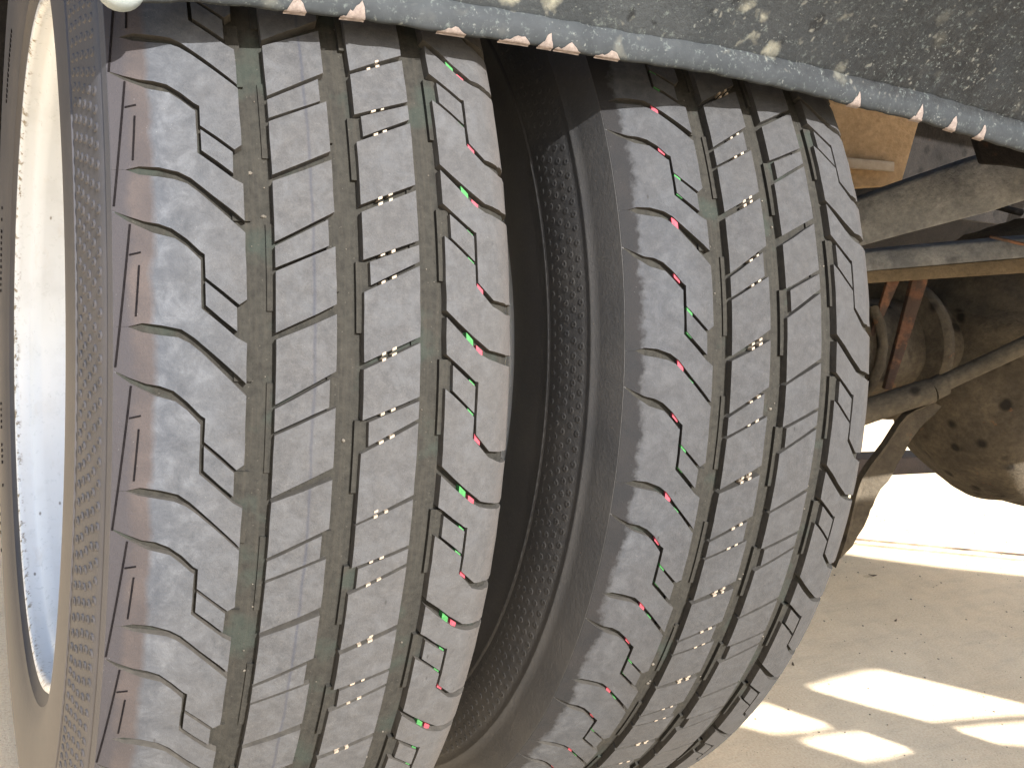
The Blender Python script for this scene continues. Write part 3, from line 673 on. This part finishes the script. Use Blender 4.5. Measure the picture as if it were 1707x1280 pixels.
for i in range(seg):
    a = 2 * math.pi * i / seg; rr = 0.135 + (0.006 if i % 6 in (0, 1) else 0)
    ring.append([bm.verts.new((math.cos(a) * r_, y_, math.sin(a) * r_)) for r_, y_ in ((rr - 0.03, -0.088), (rr, -0.090), (rr + 0.004, -0.080), (rr, -0.05))])
for i in range(seg):
    for j in range(3): bm.faces.new((ring[i][j], ring[i][j + 1], ring[(i + 1) % seg][j + 1], ring[(i + 1) % seg][j]))
bmesh.ops.recalc_face_normals(bm, faces=bm.faces)
o = obj('cover_flange', bm, AXLE, od, autos=30)
bm = bmesh.new()
for i in range(10):
    a = 2 * math.pi * i / 10 + 0.2; bmesh.ops.create_cone(bm, cap_ends=True, segments=6, radius1=0.008, radius2=0.007, depth=0.010, matrix=Matrix.Translation((math.cos(a) * 0.122, -0.094, math.sin(a) * 0.122)) @ Matrix.Rotation(R(90), 4, 'X'))
obj('bolt', bm, AXLE, od, smooth=False, kind='stuff')

def tapered(name, P, mat, label=None, sub=3, noise=0.0006, bev=0.003):
    """beam given by cross-sections: list of (top-front point, bottom-front point), with depth away from the viewer"""
    bm = bmesh.new(); away = Vector((0.45, 0.87, -0.05)).normalized(); rings = []
    for (t, b, dth) in P:
        t = Vector(t); b = Vector(b); rings.append([bm.verts.new(q) for q in (t, b, b + away * dth, t + away * dth)])
    for A, B in zip(rings, rings[1:]):
        for k in range(4): bm.faces.new((A[k], A[(k + 1) % 4], B[(k + 1) % 4], B[k]))
    bm.faces.new(rings[0]); bm.faces.new(rings[-1][::-1]); bmesh.ops.recalc_face_normals(bm, faces=bm.faces)
    bevel(bm, bev, 2)
    return obj(name, bm, mat, truck, autos=35, label=label)
tapered('spring_hanger_arm', [((0.560, 0.002, 0.490), (0.560, -0.010, 0.447), 0.03), ((0.586, -0.032, 0.509), (0.592, -0.047, 0.468), 0.03), ((0.603, -0.061, 0.528), (0.606, -0.075, 0.483), 0.03), ((0.630, -0.118, 0.561), (0.636, -0.138, 0.515), 0.03), ((0.648, -0.170, 0.585), (0.648, -0.183, 0.539), 0.03)], BEAM, 'dusty grey arm rising to the right behind the inner tyre')
tapered('suspension_beam', [((0.600, 0.020, 0.447), (0.604, 0.002, 0.428), 0.03), ((0.642, -0.008, 0.459), (0.645, -0.019, 0.441), 0.035), ((0.751, -0.102, 0.495), (0.7505, -0.110, 0.476), 0.035), ((0.90, -0.235, 0.542), (0.90, -0.243, 0.522), 0.035)], BEAM, 'straight dusty beam with a dark speckled upper face')
tapered('beam_flange', [((0.603, 0.004, 0.4275), (0.606, 0.000, 0.4175), 0.03), ((0.644, -0.0165, 0.4405), (0.645, -0.018, 0.428), 0.03), ((0.750, -0.108, 0.4755), (0.750, -0.111, 0.461), 0.03), ((0.90, -0.241, 0.5215), (0.90, -0.244, 0.505), 0.03)], mat_under('bounce_brown_steel', (0.12, 0.09, 0.055), (0.16, 0.12, 0.075)), 'lower flange of the straight beam, coloured brown for ground bounce', bev=0.0015)  # light bounced off the ground is put into the brown colour
tapered('tan_crossbox', [((0.700, 0.146, 0.640), (0.700, 0.125, 0.512), 0.05), ((0.7995, 0.083, 0.640), (0.778, 0.073, 0.531), 0.05)], TAN, 'tan painted box plate with a pale worn stripe', bev=0.006)
tapered('worn_stripe', [((0.7075, 0.1080, 0.553), (0.7075, 0.1060, 0.5415), 0.012), ((0.7600, 0.0765, 0.556), (0.7600, 0.0735, 0.545), 0.012)], TANL, bev=0.0015)
tapered('mounting_bracket', [((0.568, -0.150, 0.575), (0.577, -0.159, 0.552), 0.01), ((0.590, -0.166, 0.574), (0.592, -0.170, 0.5535), 0.01), ((0.62, -0.184, 0.572), (0.62, -0.187, 0.553), 0.01)], DARK, bev=0.002)
tapered('rusty_strut', [((0.7020, -0.022, 0.470), (0.7190, -0.030, 0.470), 0.008), ((0.7000, -0.0265, 0.435), (0.7145, -0.0345, 0.437), 0.008), ((0.6860, -0.036, 0.375), (0.6965, -0.042, 0.375), 0.008), ((0.6745, -0.043, 0.322), (0.6810, -0.047, 0.322), 0.008)], RUST, 'rusty orange strut in front of the axle', bev=0.001)
tapered('rusty_strut', [((0.6780, -0.0145, 0.440), (0.6900, -0.021, 0.440), 0.006), ((0.6690, -0.018, 0.399), (0.6760, -0.022, 0.399), 0.006), ((0.6620, -0.019, 0.372), (0.6660, -0.021, 0.372), 0.006)], RUST, 'short rusty strut beside the inner tyre', bev=0.001)
bm = bmesh.new(); sweep(bm, smoothcurve([(0.560, -0.046, 0.278), (0.594, -0.061, 0.296), (0.620, -0.073, 0.310), (0.650, -0.087, 0.326), (0.671, -0.098, 0.337)]), 0.0125, 20)
obj('brake_pipe_sleeve', bm, PIPE, truck, autos=50, label='thick sleeve of the pipe under the axle')
bm = bmesh.new(); sweep(bm, smoothcurve([(0.668, -0.097, 0.3355), (0.691, -0.106, 0.352), (0.731, -0.143, 0.395), (0.763, -0.165, 0.428), (0.83, -0.21, 0.49)]), 0.0085, 16)
sweep(bm, [(0.672, -0.098, 0.3375), (0.682, -0.102, 0.3445)], 0.0115, 16)
obj('brake_pipe', bm, PIPE, truck, autos=50, label='thin steel pipe climbing to the right across the axle')
for (x, tl) in ((0.615, 0.1), (0.665, -0.1)):     # spring clamp bolts round the axle
    bm = bmesh.new(); pts = [(x, 0.03 + 0.068 * math.cos(a), H + 0.005 + 0.068 * math.sin(a)) for a in [math.pi * (0.62 + 0.1 * k) for k in range(8)]]
    sweep(bm, pts[1:], 0.0055, 10, up=Vector((1, 0, 0)))
    obj('clamp_bolt', bm, AXLE, truck, autos=40)
bm = bmesh.new(); lathe_x(bm, [(0.752, 0.05), (0.752, 0.078), (0.757, 0.082), (0.765, 0.082), (0.770, 0.078), (0.770, 0.05)], 40); bmesh.ops.recalc_face_normals(bm, faces=bm.faces)
o = obj('axle_flange', bm, AXLE, truck, autos=40); o.location = (0, 0.03, H + 0.005)
# flat strap hanging down behind the inner tyre
L_ = [(0.6905, -0.089, 0.323), (0.666, -0.079, 0.306), (0.648, -0.077, 0.275), (0.627, -0.074, 0.239), (0.619, -0.078, 0.206), (0.612, -0.083, 0.175), (0.600, -0.088, 0.150)]
Rr = [(0.699, -0.095, 0.318), (0.679, -0.090, 0.294), (0.667, -0.089, 0.272), (0.657, -0.089, 0.249), (0.641, -0.087, 0.220), (0.634, -0.089, 0.202), (0.620, -0.089, 0.170)]
bm = bmesh.new(); rings = []
for k, (a, b) in enumerate(zip(smoothcurve(L_, 3), smoothcurve(Rr, 3))):
    j = Vector((0.0012 * math.sin(k * 2.1), 0, 0.001 * math.cos(k * 1.7))); away = Vector((0.4, 0.9, -0.1)).normalized() * 0.006
    rings.append([bm.verts.new(a + Vector((0, -0.003, 0))), bm.verts.new(a.lerp(b, 0.28) + Vector((0, 0.001, 0))), bm.verts.new(b + j), bm.verts.new(b + j + away), bm.verts.new(a + away)])
for A, B in zip(rings, rings[1:]):
    for k in range(5): bm.faces.new((A[k], A[(k + 1) % 5], B[(k + 1) % 5], B[k]))
bm.faces.new(rings[0]); bm.faces.new(rings[-1][::-1]); bmesh.ops.recalc_face_normals(bm, faces=bm.faces)
obj('hanging_strap', bm, AXLE, truck, autos=30, label='flat muddy strap hanging beside the inner tyre')
bm = bmesh.new(); sweep(bm, smoothcurve([(0.62, 0.10, 0.52), (0.70, 0.06, 0.505), (0.78, 0.05, 0.53), (0.9, 0.0, 0.52)]), 0.004, 10)
obj('brake_hose', bm, DARK, truck)
bm = bmesh.new(); sweep(bm, smoothcurve([(0.70, -0.10, 0.492), (0.735, -0.13, 0.490), (0.77, -0.155, 0.505)]), 0.0016, 8)
obj('wire', bm, RUST, truck, label='thin brown wire below the rising arm')

# ------------------------------------------------------------------ things lying on the ground
bm = bmesh.new(); box(bm, (0, 0, 0), (0.40, 0.045, 0.036)); bevel(bm, 0.004, 2)
o = obj('timber_beam', bm, mat_under('shade_dark_timber', (0.012, 0.008, 0.006), (0.022, 0.014, 0.010), k=0.4), autos=40)  # the beam's shade is put into its near-black colour
o.location = (1.36, 0.478, 0.018); o.rotation_euler = (0, 0, R(-3)); o['label'] = 'short timber beam coloured dark for its shade, lying on the sunlit ground beyond the axle'; o['category'] = 'timber'
LEAF = plain('dead_leaf', (0.07, 0.045, 0.025), (0.13, 0.085, 0.045), 200)
def leaf(x, y, L, ang, label):
    bm = bmesh.new(); pr_ = [(-1, 0), (-.6, .22), (0, .32), (.6, .2), (1, 0), (.6, -.2), (0, -.32), (-.6, -.22)]
    bm.faces.new([bm.verts.new((u * L / 2, v * L / 2, 0.0015 + 0.0015 * abs(u))) for u, v in pr_]); bmesh.ops.triangulate(bm, faces=bm.faces)
    bmesh.ops.solidify(bm, geom=list(bm.faces), thickness=0.0004)
    o = obj('dry_leaf', bm, LEAF); o.location = (x, y, 0.0008); o.rotation_euler = (0, 0, ang); o['label'] = label; o['category'] = 'leaf'; o['group'] = 'leaf scraps on the concrete'
leaf(0.865, 0.005, 0.009, 0.3, 'small dark leaf scrap alone in the middle of the shaded concrete')
leaf(0.955, 0.115, 0.014, -0.4, 'curled pale leaf scrap on the concrete nearest the slab joint')
leaf(0.640, -0.035, 0.009, 0.9, 'leaf scrap just above the left tip of the big sunlit patch')
print('objects', len(bpy.data.objects), 'tris', sum(len(m.polygons) for m in bpy.data.meshes))
